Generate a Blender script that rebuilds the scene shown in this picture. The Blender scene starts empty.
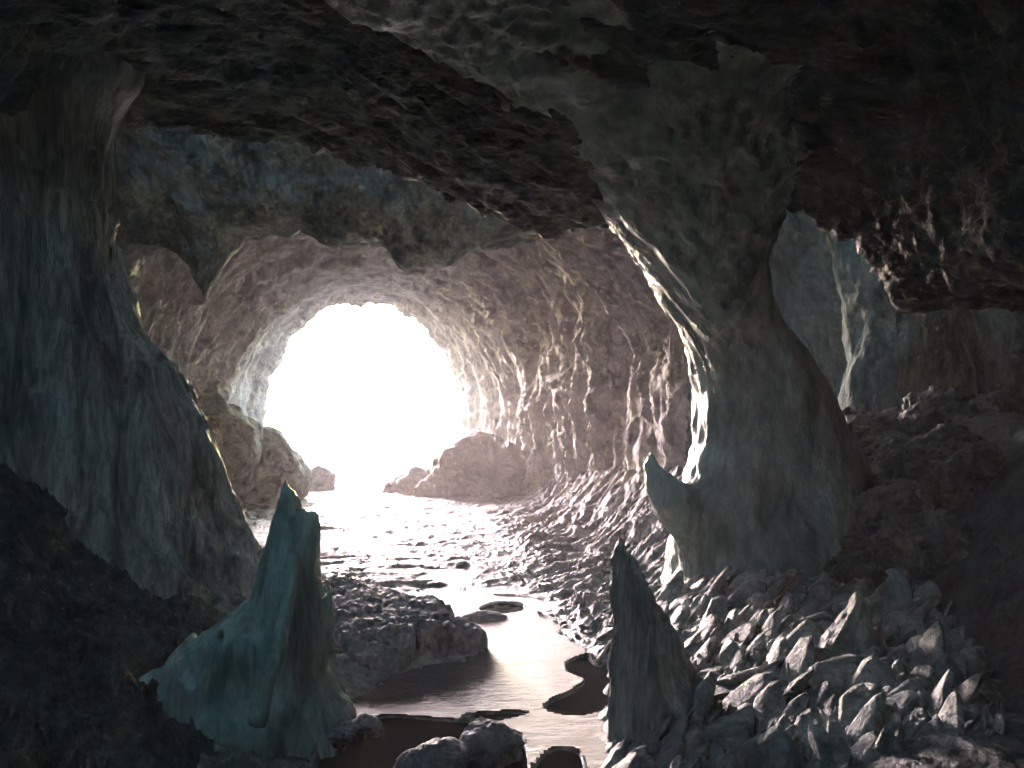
import bpy, math, random
import numpy as np

random.seed(7)
SC = bpy.context.scene
COL = SC.collection
F, CX, HZ, H = 887.0, 512.0, 430.0, 2.0      # focal length in pixels, frame centre, horizon row, eye height


def P(px, py, d):
    return ((px - CX) / F * d, d, H + (HZ - py) / F * d)


def G(px, py, z=0.0):                         # point of a level surface seen at a pixel
    d = (H - z) * F / (py - HZ)
    return ((px - CX) / F * d, d)


# ------------------------------------------------------------------ noise
_r = np.random.RandomState(3)
_perm = _r.permutation(256).astype(np.int32)
_perm = np.concatenate([_perm, _perm, _perm])
_g = _r.normal(size=(256, 3)).astype(np.float32)
_g /= np.linalg.norm(_g, axis=1)[:, None]


def perlin(x, y, z):
    x = np.asarray(x, np.float32); y = np.asarray(y, np.float32); z = np.asarray(z, np.float32)
    x, y, z = np.broadcast_arrays(x, y, z)
    xi = np.floor(x); yi = np.floor(y); zi = np.floor(z)
    fx = x - xi; fy = y - yi; fz = z - zi
    xi = xi.astype(np.int32) & 255; yi = yi.astype(np.int32) & 255; zi = zi.astype(np.int32) & 255
    u = fx * fx * fx * (fx * (fx * 6 - 15) + 10)
    v = fy * fy * fy * (fy * (fy * 6 - 15) + 10)
    w = fz * fz * fz * (fz * (fz * 6 - 15) + 10)

    def c(i, j, k):
        h = _perm[_perm[_perm[xi + i] + yi + j] + zi + k]
        g = _g[h]
        return g[..., 0] * (fx - i) + g[..., 1] * (fy - j) + g[..., 2] * (fz - k)
    x00 = c(0, 0, 0) * (1 - u) + c(1, 0, 0) * u
    x10 = c(0, 1, 0) * (1 - u) + c(1, 1, 0) * u
    x01 = c(0, 0, 1) * (1 - u) + c(1, 0, 1) * u
    x11 = c(0, 1, 1) * (1 - u) + c(1, 1, 1) * u
    a = x00 * (1 - v) + x10 * v
    b = x01 * (1 - v) + x11 * v
    return (a * (1 - w) + b * w) * 1.5


def fbm(x, y, z, o=4, gain=0.5):
    s = 0; a = 1.0; f = 1.0
    for i in range(o):
        s = s + a * perlin(x * f + 11.3 * i, y * f + 5.7 * i, z * f + 3.1 * i)
        a *= gain; f *= 2.03
    return s


def ridged(x, y, z, o=4, gain=0.5):
    s = 0; a = 1.0; f = 1.0
    for i in range(o):
        s = s + a * (1 - 2 * np.abs(perlin(x * f + 7.3 * i, y * f + 2.7 * i, z * f + 9.1 * i)))
        a *= gain; f *= 2.07
    return s


def S(t):
    t = np.clip(t, 0, 1)
    return t * t * (3 - 2 * t)


def spline(xs, ys):
    """smooth function through points (monotone cubic)"""
    xs = np.array(xs, float); ys = np.array(ys, float)
    o = np.argsort(xs); xs = xs[o]; ys = ys[o]
    d = np.diff(ys) / np.diff(xs)
    m = np.zeros_like(ys)
    m[0] = d[0]; m[-1] = d[-1]
    for i in range(1, len(ys) - 1):
        m[i] = 0 if d[i - 1] * d[i] <= 0 else 2 * d[i - 1] * d[i] / (d[i - 1] + d[i])

    def f(x):
        x = np.asarray(x, float)
        xc = np.clip(x, xs[0], xs[-1])
        i = np.clip(np.searchsorted(xs, xc) - 1, 0, len(xs) - 2)
        h = xs[i + 1] - xs[i]; t = (xc - xs[i]) / h
        return ((2 * t ** 3 - 3 * t ** 2 + 1) * ys[i] + (t ** 3 - 2 * t ** 2 + t) * h * m[i]
                + (-2 * t ** 3 + 3 * t ** 2) * ys[i + 1] + (t ** 3 - t ** 2) * h * m[i + 1])
    return f


# ------------------------------------------------------------------ solids
def smin(a, b, k):
    h = np.clip(0.5 + 0.5 * (b - a) / k, 0, 1)
    return b * (1 - h) + a * h - k * h * (1 - h)


def smax(a, b, k):
    return -smin(-a, -b, k)


def cone(X, Y, Z, a, b, ra, rb):
    a = np.array(a, float); b = np.array(b, float); ab = b - a
    t = np.clip(((X - a[0]) * ab[0] + (Y - a[1]) * ab[1] + (Z - a[2]) * ab[2]) / (ab @ ab), 0, 1)
    dx = X - a[0] - t * ab[0]; dy = Y - a[1] - t * ab[1]; dz = Z - a[2] - t * ab[2]
    return np.sqrt(dx * dx + dy * dy + dz * dz) - (ra + (rb - ra) * t)


def chain(X, Y, Z, pts, k=0.05):
    """pts: (x, y, z, radius) ..."""
    d = None
    for p, q in zip(pts[:-1], pts[1:]):
        c = cone(X, Y, Z, p[:3], q[:3], p[3], q[3])
        d = c if d is None else smin(d, c, k)
    return d


def ellipsoid(X, Y, Z, c, r):
    q = np.sqrt(((X - c[0]) / r[0]) ** 2 + ((Y - c[1]) / r[1]) ** 2 + ((Z - c[2]) / r[2]) ** 2)
    return (q - 1) * min(r)


def column(Z, X, Y, lv):
    """lv rows: (pixel row, left pixel, right pixel, centre depth, depth half thickness)"""
    zz = [P(0, r[0], r[3])[2] for r in lv]
    L = spline(zz, [P(r[1], 0, r[3])[0] for r in lv])
    R = spline(zz, [P(r[2], 0, r[3])[0] for r in lv])
    D = spline(zz, [r[3] for r in lv])
    B = spline(zz, [r[4] for r in lv])
    z1 = Z[0, 0, :].astype(float)
    l = L(z1); r = R(z1)
    a = np.maximum((r - l) / 2, 0.004); xc = (l + r) / 2; yc = D(z1); b = np.maximum(B(z1), 0.004)
    q = np.sqrt(((X - xc) / a) ** 2 + ((Y - yc) / b) ** 2)
    return ((q - 1) * np.minimum(a, b)).astype(np.float32), zz


def grid(lo, hi, h):
    ax = [np.arange(lo[i], hi[i] + h, h, dtype=np.float32) for i in range(3)]
    return np.meshgrid(*ax, indexing='ij')


def nets(f, X, Y, Z):
    """closed surface of f = 0 (naive surface nets): vertices and quads"""
    f = f.astype(np.float32).copy()
    for s in (0, -1):                           # close the solid at the grid's border
        f[s] = np.maximum(f[s], 1e-3); f[:, s] = np.maximum(f[:, s], 1e-3); f[:, :, s] = np.maximum(f[:, :, s], 1e-3)
    s = f < 0
    n = [k - 1 for k in f.shape]
    sl = lambda o, N: slice(o, o + N)
    cnt = np.zeros(n, np.int8)
    for i in (0, 1):
        for j in (0, 1):
            for k in (0, 1):
                cnt += s[sl(i, n[0]), sl(j, n[1]), sl(k, n[2])]
    m = (cnt > 0) & (cnt < 8)
    I, J, K = np.nonzero(m)
    idx = -np.ones(n, np.int32); idx[m] = np.arange(len(I))
    pos = np.zeros((len(I), 3)); num = np.zeros(len(I))
    cor = [(i, j, k) for i in (0, 1) for j in (0, 1) for k in (0, 1)]
    for a in cor:
        for ax in range(3):
            if a[ax]: continue
            b = list(a); b[ax] = 1
            fa = f[I + a[0], J + a[1], K + a[2]]; fb = f[I + b[0], J + b[1], K + b[2]]
            c = (fa < 0) != (fb < 0)
            t = np.where(c, fa / np.where(c, fa - fb, 1), 0)
            q = np.array(a, float)[None].repeat(len(I), 0); q[:, ax] += t
            pos += q * c[:, None]; num += c
    pos /= num[:, None]
    h = X[1, 0, 0] - X[0, 0, 0]
    v = np.stack([X[0, 0, 0] + (I + pos[:, 0]) * h, Y[0, 0, 0] + (J + pos[:, 1]) * h, Z[0, 0, 0] + (K + pos[:, 2]) * h], 1)
    quads = []
    N = f.shape
    e = s[:-1, 1:-1, 1:-1] != s[1:, 1:-1, 1:-1]
    i, j, k = np.nonzero(e); j += 1; k += 1
    q = np.stack([idx[i, j - 1, k - 1], idx[i, j, k - 1], idx[i, j, k], idx[i, j - 1, k]], 1)
    fl = ~s[i, j, k]; q[fl] = q[fl][:, ::-1]; quads.append(q)
    e = s[1:-1, :-1, 1:-1] != s[1:-1, 1:, 1:-1]
    i, j, k = np.nonzero(e); i += 1; k += 1
    q = np.stack([idx[i - 1, j, k - 1], idx[i - 1, j, k], idx[i, j, k], idx[i, j, k - 1]], 1)
    fl = ~s[i, j, k]; q[fl] = q[fl][:, ::-1]; quads.append(q)
    e = s[1:-1, 1:-1, :-1] != s[1:-1, 1:-1, 1:]
    i, j, k = np.nonzero(e); i += 1; j += 1
    q = np.stack([idx[i - 1, j - 1, k], idx[i, j - 1, k], idx[i, j, k], idx[i - 1, j, k]], 1)
    fl = ~s[i, j, k]; q[fl] = q[fl][:, ::-1]; quads.append(q)
    return v, np.concatenate(quads)


def vnormals(v, q):
    a = v[q[:, 2]] - v[q[:, 0]]; b = v[q[:, 3]] - v[q[:, 1]]
    n = np.cross(a, b)
    out = np.zeros_like(v)
    for c in range(4):
        for ax in range(3):
            out[:, ax] += np.bincount(q[:, c], n[:, ax], len(v))
    return out / np.maximum(np.linalg.norm(out, axis=1)[:, None], 1e-12)


def mesh(name, v, q, mat, base=None, parent=None, keep=None, normals=None, attr=None, smooth=True):
    """link one mesh object; base = its origin in the world; keep = mask of faces taken"""
    base = np.zeros(3) if base is None else np.array(base, float)
    if keep is not None:
        q = q[keep]
        used = np.unique(q); re = -np.ones(len(v), int); re[used] = np.arange(len(used))
        v = v[used]; q = re[q]
        if normals is not None: normals = normals[used]
        if attr is not None: attr = attr[used]
    me = bpy.data.meshes.new(name)
    me.vertices.add(len(v)); me.vertices.foreach_set('co', (v - base).astype(np.float32).ravel())
    k = q.shape[1]
    me.loops.add(len(q) * k); me.loops.foreach_set('vertex_index', q.astype(np.int32).ravel())
    me.polygons.add(len(q))
    me.polygons.foreach_set('loop_start', np.arange(0, len(q) * k, k, dtype=np.int32))
    me.polygons.foreach_set('loop_total', np.full(len(q), k, np.int32))
    me.polygons.foreach_set('use_smooth', np.full(len(q), smooth))
    me.update(calc_edges=True)
    if attr is not None:
        at = me.attributes.new('wet', 'FLOAT', 'POINT'); at.data.foreach_set('value', attr.astype(np.float32))
    if normals is not None:
        me.normals_split_custom_set_from_vertices([tuple(n) for n in normals])
    me.materials.append(mat)
    o = bpy.data.objects.new(name, me); COL.objects.link(o)
    if parent is not None:
        o.parent = parent
        o.location = base - np.array(parent.location)
    else:
        o.location = base
    return o


def tag(o, label=None, cat=None, group=None, kind=None):
    if label: o['label'] = label
    if cat: o['category'] = cat
    if group: o['group'] = group
    if kind: o['kind'] = kind
    return o


# ------------------------------------------------------------------ materials
def node(nt, t, **kw):
    n = nt.nodes.new(t)
    for k, v in kw.items(): setattr(n, k, v)
    return n


def rock(name, dark, light, stretch=(1, 1, 1), scale=1.0, rough=0.75, bump=0.6, patch=None, wet=False, sss=None, spec=0.4):
    """weathered stone: two tones in veins and blotches, gritty relief"""
    m = bpy.data.materials.new(name); m.use_nodes = True
    nt = m.node_tree; L = nt.links.new
    bs = nt.nodes['Principled BSDF']
    tc = node(nt, 'ShaderNodeTexCoord')
    mp = node(nt, 'ShaderNodeMapping'); mp.inputs['Scale'].default_value = [s * scale for s in stretch]
    geo = node(nt, 'ShaderNodeNewGeometry')
    L(geo.outputs['Position'], mp.inputs['Vector'])

    def noise(sc, det=8, rg=0.6, dist=0.0, vec=None):
        n = node(nt, 'ShaderNodeTexNoise'); n.inputs['Scale'].default_value = sc
        n.inputs['Detail'].default_value = det; n.inputs['Roughness'].default_value = rg
        n.inputs['Distortion'].default_value = dist
        L(vec or mp.outputs[0], n.inputs['Vector']); return n.outputs['Fac']

    def ramp(src, a, b, ca=(0, 0, 0, 1), cb=(1, 1, 1, 1)):
        r = node(nt, 'ShaderNodeValToRGB'); e = r.color_ramp.elements
        e[0].position = a; e[1].position = b; e[0].color = ca; e[1].color = cb
        L(src, r.inputs[0]); return r.outputs[0]

    def mix(fac, a, b, bt='MIX'):
        n = node(nt, 'ShaderNodeMix', data_type='RGBA', blend_type=bt)
        if isinstance(fac, float): n.inputs[0].default_value = fac
        else: L(fac, n.inputs[0])
        for s, i in ((a, 6), (b, 7)):
            if isinstance(s, tuple): n.inputs[i].default_value = (*s, 1)
            else: L(s, n.inputs[i])
        return n.outputs[2]

    big = noise(1.3, 7, 0.62, 0.8)
    fine = noise(9.0, 5, 0.68, 0.0)
    rn = node(nt, 'ShaderNodeTexNoise', noise_type='RIDGED_MULTIFRACTAL', normalize=True); rn.inputs['Scale'].default_value = 3.1
    rn.inputs['Detail'].default_value = 7; rn.inputs['Roughness'].default_value = 0.62; rn.inputs['Lacunarity'].default_value = 2.1
    L(mp.outputs[0], rn.inputs['Vector']); crease = rn.outputs['Fac']
    grit = noise(60.0, 2, 0.6, 0.0, geo.outputs['Position'])
    c = mix(ramp(big, 0.36, 0.64), dark, light)
    c = mix(ramp(fine, 0.42, 0.60), c, mix(0.55, c, dark), 'MIX')
    if patch:
        c = mix(ramp(noise(0.9, 4, 0.6, 1.5), 0.52, 0.62), c, patch)
    vein = node(nt, 'ShaderNodeTexVoronoi', feature='DISTANCE_TO_EDGE'); vein.inputs['Scale'].default_value = 0.9
    dv = node(nt, 'ShaderNodeVectorMath', operation='ADD')
    nz = node(nt, 'ShaderNodeTexNoise'); nz.inputs['Scale'].default_value = 2.0; nz.inputs['Detail'].default_value = 5
    L(mp.outputs[0], nz.inputs['Vector']); L(mp.outputs[0], dv.inputs[0]); L(nz.outputs['Color'], dv.inputs[1])
    L(dv.outputs[0], vein.inputs['Vector'])
    crack = ramp(vein.outputs['Distance'], 0.0, 0.022)
    L(c, bs.inputs['Base Color'])
    bs.inputs['Roughness'].default_value = rough
    bs.inputs['Specular IOR Level'].default_value = spec
    # relief
    add = node(nt, 'ShaderNodeMath', operation='MULTIPLY_ADD'); add.inputs[1].default_value = 0.55
    L(fine, add.inputs[0]); L(big, add.inputs[2])
    ad2 = node(nt, 'ShaderNodeMath', operation='MULTIPLY_ADD'); ad2.inputs[1].default_value = 0.10
    L(grit, ad2.inputs[0]); L(add.outputs[0], ad2.inputs[2])
    ad4 = node(nt, 'ShaderNodeMath', operation='MULTIPLY_ADD'); ad4.inputs[1].default_value = 0.7
    L(crease, ad4.inputs[0]); L(ad2.outputs[0], ad4.inputs[2])
    ad3 = node(nt, 'ShaderNodeMath', operation='MULTIPLY_ADD'); ad3.inputs[1].default_value = 0.10
    L(crack, ad3.inputs[0]); L(ad4.outputs[0], ad3.inputs[2])
    b = node(nt, 'ShaderNodeBump'); b.inputs['Strength'].default_value = bump; b.inputs['Distance'].default_value = 0.16
    L(ad3.outputs[0], b.inputs['Height']); L(b.outputs[0], bs.inputs['Normal'])
    if wet:
        at = node(nt, 'ShaderNodeAttribute', attribute_name='wet')
        r = node(nt, 'ShaderNodeMapRange'); r.inputs['To Min'].default_value = rough; r.inputs['To Max'].default_value = 0.32
        L(at.outputs['Fac'], r.inputs['Value'])
        r2 = node(nt, 'ShaderNodeMath', operation='MULTIPLY_ADD'); r2.inputs[1].default_value = 0.25
        L(fine, r2.inputs[0]); L(r.outputs[0], r2.inputs[2]); L(r2.outputs[0], bs.inputs['Roughness'])
    if sss:
        bs.inputs['Subsurface Weight'].default_value = sss[0]
        bs.inputs['Subsurface Radius'].default_value = sss[1]
        bs.inputs['Subsurface Scale'].default_value = sss[2]
    return m


M = {}
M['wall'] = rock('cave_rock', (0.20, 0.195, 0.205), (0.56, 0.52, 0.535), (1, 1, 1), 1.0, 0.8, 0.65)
M['dark'] = rock('shade_dark_rock', (0.010, 0.020, 0.020), (0.045, 0.075, 0.075), (1, 1, 1), 1.0, 0.5, 0.9)  # front chamber's shade put into the rock colour
M['recess'] = rock('recess_shade_rock', (0.04, 0.085, 0.085), (0.17, 0.27, 0.26), (1, 1, 0.6), 1.0, 0.7, 0.8)  # dimness and teal cast of the recess put into the colour
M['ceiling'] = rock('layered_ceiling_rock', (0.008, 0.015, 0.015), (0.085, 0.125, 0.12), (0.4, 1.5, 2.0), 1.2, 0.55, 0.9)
M['trunk'] = rock('fibrous_rock', (0.05, 0.068, 0.062), (0.56, 0.60, 0.555), (1.6, 1.6, 0.22), 1.6, 0.45, 0.9)
M['pillar'] = rock('smooth_green_rock', (0.07, 0.12, 0.10), (0.50, 0.60, 0.53), (1, 1, 0.35), 1.0, 0.40, 0.55, patch=(0.22, 0.34, 0.28))
M['horn'] = rock('green_calcite', (0.17, 0.25, 0.20), (0.54, 0.65, 0.57), (1.5, 1.5, 0.3), 1.3, 0.24, 0.45, patch=(0.30, 0.44, 0.36), spec=0.5, sss=(0.2, (0.35, 1.0, 0.6), 0.06))
M['curtain'] = rock('pale_flowstone', (0.06, 0.085, 0.08), (0.38, 0.42, 0.40), (1, 1, 0.5), 1.4, 0.65, 0.7)
M['ground'] = rock('damp_silt', (0.09, 0.098, 0.088), (0.38, 0.39, 0.36), (1, 1, 1), 2.2, 0.6, 0.7, wet=True)
M['bank'] = rock('shade_bank_rock', (0.016, 0.022, 0.021), (0.085, 0.105, 0.10), (1, 1, 1), 2.2, 0.5, 0.8)  # shade of the near banks put into the colour
M['shard'] = rock('slate_shard', (0.09, 0.105, 0.095), (0.48, 0.51, 0.46), (1, 1, 1), 2.5, 0.6, 0.5)
M['boulder'] = rock('boulder_rock', (0.11, 0.115, 0.118), (0.36, 0.36, 0.37), (1, 1, 1), 1.6, 0.65, 0.7)


def water(name, col, rough, ripple):
    m = bpy.data.materials.new(name); m.use_nodes = True
    nt = m.node_tree; L = nt.links.new; bs = nt.nodes['Principled BSDF']
    bs.inputs['Base Color'].default_value = (*col, 1); bs.inputs['Roughness'].default_value = rough
    bs.inputs['IOR'].default_value = 1.33; bs.inputs['Specular IOR Level'].default_value = 0.5
    geo = node(nt, 'ShaderNodeNewGeometry')
    mp = node(nt, 'ShaderNodeMapping'); mp.inputs['Scale'].default_value = (1.4, 9.0, 1)
    L(geo.outputs['Position'], mp.inputs['Vector'])
    n = node(nt, 'ShaderNodeTexNoise'); n.inputs['Scale'].default_value = 3.2; n.inputs['Detail'].default_value = 7
    n.inputs['Roughness'].default_value = 0.62; n.inputs['Distortion'].default_value = 0.4
    L(mp.outputs[0], n.inputs['Vector'])
    b = node(nt, 'ShaderNodeBump'); b.inputs['Strength'].default_value = ripple; b.inputs['Distance'].default_value = 0.08
    L(n.outputs['Fac'], b.inputs['Height']); L(b.outputs[0], bs.inputs['Normal'])
    return m


M['stream'] = water('silty_water', (0.10, 0.095, 0.093), 0.26, 0.9)
def _pool(m):
    m.node_tree.nodes['Principled BSDF'].inputs['IOR'].default_value = 1.05
    m.node_tree.nodes['Principled BSDF'].inputs['Specular IOR Level'].default_value = 0.12
    return m


M['pool'] = _pool(water('still_water', (0.008, 0.010, 0.011), 0.04, 0.03))


# ------------------------------------------------------------------ ground
def poly_sd(x, y, pts):
    pts = np.array(pts, float); x = np.asarray(x, float); y = np.asarray(y, float)
    d = np.full(x.shape, 1e9); ins = np.zeros(x.shape, bool)
    for a, b in zip(pts, np.roll(pts, -1, 0)):
        e = b - a; t = np.clip(((x - a[0]) * e[0] + (y - a[1]) * e[1]) / (e @ e), 0, 1)
        d = np.minimum(d, (x - a[0] - t * e[0]) ** 2 + (y - a[1] - t * e[1]) ** 2)
        if a[1] != b[1]:
            c = ((a[1] > y) != (b[1] > y)) & (x < (b[0] - a[0]) * (y - a[1]) / (b[1] - a[1]) + a[0])
            ins ^= c
    d = np.sqrt(d)
    return np.where(ins, -d, d)


def smooth_poly(pts, n=8):
    pts = np.array(pts, float); out = []
    for i in range(len(pts)):
        p0, p1, p2, p3 = (pts[(i + k) % len(pts)] for k in (-1, 0, 1, 2))
        for t in np.arange(n) / n:
            out.append(0.5 * (2 * p1 + (p2 - p0) * t + (2 * p0 - 5 * p1 + 4 * p2 - p3) * t * t + (3 * p1 - p0 - 3 * p2 + p3) * t ** 3))
    return np.array(out)


POOLS = {
    'right': [(568, 662), (584, 656), (594, 664), (612, 670), (614, 694), (594, 711), (565, 714), (547, 708), (553, 700), (574, 690), (586, 679), (570, 671)],
    'front': [(318, 770), (330, 738), (352, 723), (385, 716), (440, 719), (482, 723), (520, 738), (515, 800), (420, 830), (320, 820)],
    'crescent': [(463, 716), (490, 712), (526, 712), (505, 718), (482, 720)],
    'island': [(482, 607), (498, 602), (520, 604), (521, 610), (505, 613), (486, 612)],
    'corner': [(535, 775), (545, 756), (560, 748), (577, 753), (580, 775), (560, 790)],
}
POOLW = {k: smooth_poly([G(*p) for p in v]) for k, v in POOLS.items()}

STREAM_PX = [(330, 508), (352, 512), (392, 526), (412, 545), (470, 572), (520, 592), (540, 602), (548, 622), (575, 650), (600, 662), (622, 676), (625, 705),
             (606, 735), (600, 790), (560, 900), (330, 900), (318, 760), (352, 716), (372, 700), (405, 676), (470, 660), (482, 648), (440, 628), (418, 606),
             (432, 590), (425, 582), (385, 565), (362, 548), (345, 530), (318, 518)]
STREAM = smooth_poly([G(*p) for p in STREAM_PX], 5)


def ground_h(x, y, detail=True):
    x = np.asarray(x, float); y = np.asarray(y, float)
    x, y = np.broadcast_arrays(x, y)
    wob = 0.10 * fbm(x * 1.7, y * 1.7, x * 0 + 4.2, 4)
    sd = poly_sd(x, y, STREAM) + wob * np.clip(y / 9, 0.35, 1.4)
    inside = S(-sd / 0.10 + 0.5)
    bank = S(sd / 0.9)
    near = S((60 - y) / 25) * 1.0
    h = -0.05 + 0.05 * S(sd / 0.12 + 0.5) + 0.09 * bank
    # foot of the tunnel's right wall
    foot = spline([5, 9, 12, 16, 20, 26, 32], [1.9, 1.55, 1.2, 0.7, 0.2, -0.5, -1.6])(y)
    h = h + np.where(y < 34, 1.35 * S((x - foot) / 2.6), 0) * S((y - 8.2) / 3.0)
    # scree under the right pillar and the dark bank in the right corner
    h = h + (0.38 * S((x - 0.75) / 1.5) + 0.12 * S((x - 1.2) / 1.0) * S((y - 6.5) / 2.0) + 1.45 * S((x - 3.0) / 1.9)) * S((11.5 - y) / 3.0)
    # bank under the left pillar
    h = h + (0.42 * S((-x - 1.75) / 1.3) + 1.1 * S((-x - 2.9) / 1.5)) * S((12.5 - y) / 3.0)
    h = h + np.where(y < 33, 0.9 * S((-x - 5.6 - 0.12 * (y - 12)) / 2.0), 0) * S((y - 10) / 3)
    if detail:
        amp = S((sd - 0.02) / 0.5) * np.where(y > 45, 0.3, 1)
        flow = fbm(x * 0.5, y * 0.5, x * 0 + 8.8, 3)
        # left bank: curled terraces running across; right foot: slanting scales
        r1 = ridged(x * 1.3 + flow, y * 1.7 + 0.8 * flow, x * 0 + 1.3, 6, 0.6)
        u = (x * 0.55 + y * 0.83); w = (x * 0.83 - y * 0.55)
        r2 = ridged(w * 2.0 + 0.6 * flow, u * 0.55, x * 0 + 6.1, 5, 0.55)
        right = S((x - foot + 0.9) / 1.4)
        braid = S((y - 9.3) / 2.5) * S((34 - y) / 3) * (1 - S((x - foot + 1.2) / 0.9))
        amp = amp * (1 - 0.85 * braid) * (1 - 0.7 * S((x - 0.9) / 0.6) * S((9.5 - y) / 1.0)) * (1 - 0.4 * S((x - 2.6) / 0.6))
        lace = 0.055 * (ridged(x * 0.75 + 0.7 * flow, y * 0.85 + 0.8 * flow, x * 0 + 4.4, 6, 0.62) - 0.75) + 0.016 - 0.035 * S(-sd / 0.5)
        h = np.where((braid > 0) & (h < 0.25), h * (1 - 0.8 * braid) + braid * lace, h)
        h = h + amp * ((1 - right) * 0.13 * (r1 - 0.7) + right * 0.15 * (r2 - 0.7))
        h = h + amp * 0.03 * fbm(x * 6, y * 6, x * 0 + 2.2, 4) * S((30 - y) / 10)
        h = h + inside * 0.006 * fbm(x * 4, y * 12, x * 0, 3)
        h = np.where((sd < -0.05) & (y < 10.5), np.minimum(h, -0.02), h)
    for k, pl in POOLW.items():
        near_m = (np.abs(x - pl[:, 0].mean()) < 1.6) & (np.abs(y - pl[:, 1].mean()) < 1.8)
        if not near_m.any(): continue
        s = poly_sd(x[near_m], y[near_m], pl)
        hh = h[near_m]
        lip = 0.045 * np.exp(-((s - 0.025) / 0.022) ** 2)
        t = S(s / 0.03 + 0.5)
        h = h.copy(); h[near_m] = np.where(t < 1, -0.14 * (1 - t) + np.minimum(hh, 0.0) * t, hh) + lip
    return h, sd


def build_ground():
    rows = np.concatenate([np.linspace(-12, 3.4, 22)[:-1], np.geomspace(3.4, 36, 620), np.geomspace(36, 1500, 24)[1:]])
    t = np.linspace(-1, 1, 820)
    X = np.zeros((len(rows), len(t))); Y = X.copy()
    for i, d in enumerate(rows):
        inn = min(0.60 * max(d, 3.4), 12.0); out = 12.6 if d < 37 else 12.6 + 2.2 * (d - 37)
        X[i] = np.interp(t, [-1, -0.96, 0.96, 1], [-out, -inn, inn, out]); Y[i] = d
    x = X.ravel(); y = Y.ravel()
    h, sd = ground_h(x, y)
    n = len(t)
    i, j = np.meshgrid(np.arange(len(rows) - 1), np.arange(n - 1), indexing='ij')
    a = (i * n + j).ravel()
    q = np.stack([a, a + 1, a + n + 1, a + n], 1)
    wet = np.clip(1 - (h - 0.02) / 0.22, 0, 1)
    o = mesh('ground', np.stack([x, y, h], 1), q, M['ground'], attr=wet)
    # near banks at either side take a darker colour, painted in as shade
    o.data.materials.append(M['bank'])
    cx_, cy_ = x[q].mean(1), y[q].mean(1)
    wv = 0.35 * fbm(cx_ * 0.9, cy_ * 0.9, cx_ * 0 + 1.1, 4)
    shade_mask = ((cx_ < -1.95 + wv - 0.12 * (cy_ - 5)) & (cy_ < 9.6 + wv)) | ((cx_ > 2.75 + wv) & (cy_ < 12.5 + wv)) | (cy_ < 4.2)
    o.data.polygons.foreach_set('material_index', shade_mask.astype(np.int32))
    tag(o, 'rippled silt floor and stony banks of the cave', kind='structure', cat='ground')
    return o


build_ground()

# stream: a thin sheet of silty water, open where the dark pools lie
gx = np.linspace(-8.5, 2.0, 420); gy = np.geomspace(3.0, 33.0, 420)
X, Y = np.meshgrid(gx, gy, indexing='ij')
n = len(gy)
i, j = np.meshgrid(np.arange(len(gx) - 1), np.arange(n - 1), indexing='ij')
a = (i * n + j).ravel(); q = np.stack([a, a + n, a + n + 1, a + 1], 1)
x = X.ravel(); y = Y.ravel()
sdS = poly_sd(x, y, STREAM)
sdP = np.full(x.shape, 9.0)
for pl in POOLW.values(): sdP = np.minimum(sdP, poly_sd(x, y, pl))
ok = ((sdS < 0.35) | (y > 10.5)) & (sdP > 0.012)
keep = ok[q].all(1)
v = np.stack([x, y, np.full(x.shape, 0.004) + 0.003 * fbm(x * 2, y * 7, x * 0, 3)], 1)
tag(mesh('stream', v, q, M['stream'], keep=keep), 'shallow silty stream shining in the light from the cave mouth', 'stream', kind='structure')
PL = {'right': 'black still pool with a winding pale rim left of the splintered stalagmite',
      'front': 'large black pool at the very front round the two smooth boulders',
      'crescent': 'thin black sliver of pool just behind the two smooth boulders',
      'island': 'small oval grey pool in mid stream behind the flat rock',
      'corner': 'small black pool at the bottom edge right of the smooth boulders'}
for k, pl in POOLW.items():
    c = pl.mean(0)
    r = np.array([c + (p - c) * (1 + 0.03 / max(0.05, np.linalg.norm(p - c))) for p in pl])
    me = bpy.data.meshes.new('pool')
    me.from_pydata([(p[0] - c[0], p[1] - c[1], 0) for p in r], [], [list(range(len(r)))])
    me.materials.append(M['pool'])
    o = bpy.data.objects.new('pool', me); COL.objects.link(o); o.location = (c[0], c[1], -0.022)
    tag(o, PL[k], 'pool', kind='structure')


# ------------------------------------------------------------------ tunnel and outer walls
# two unseen slanting shafts added in the roof to bring in sky light: centre at z = 5, half size, slope per metre of height
FILL_SHAFTS = [(-1.9, 3.4, 1.75, -0.9, -0.8), (1.3, 3.6, 0.9, 1.0, -1.0)]


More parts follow.
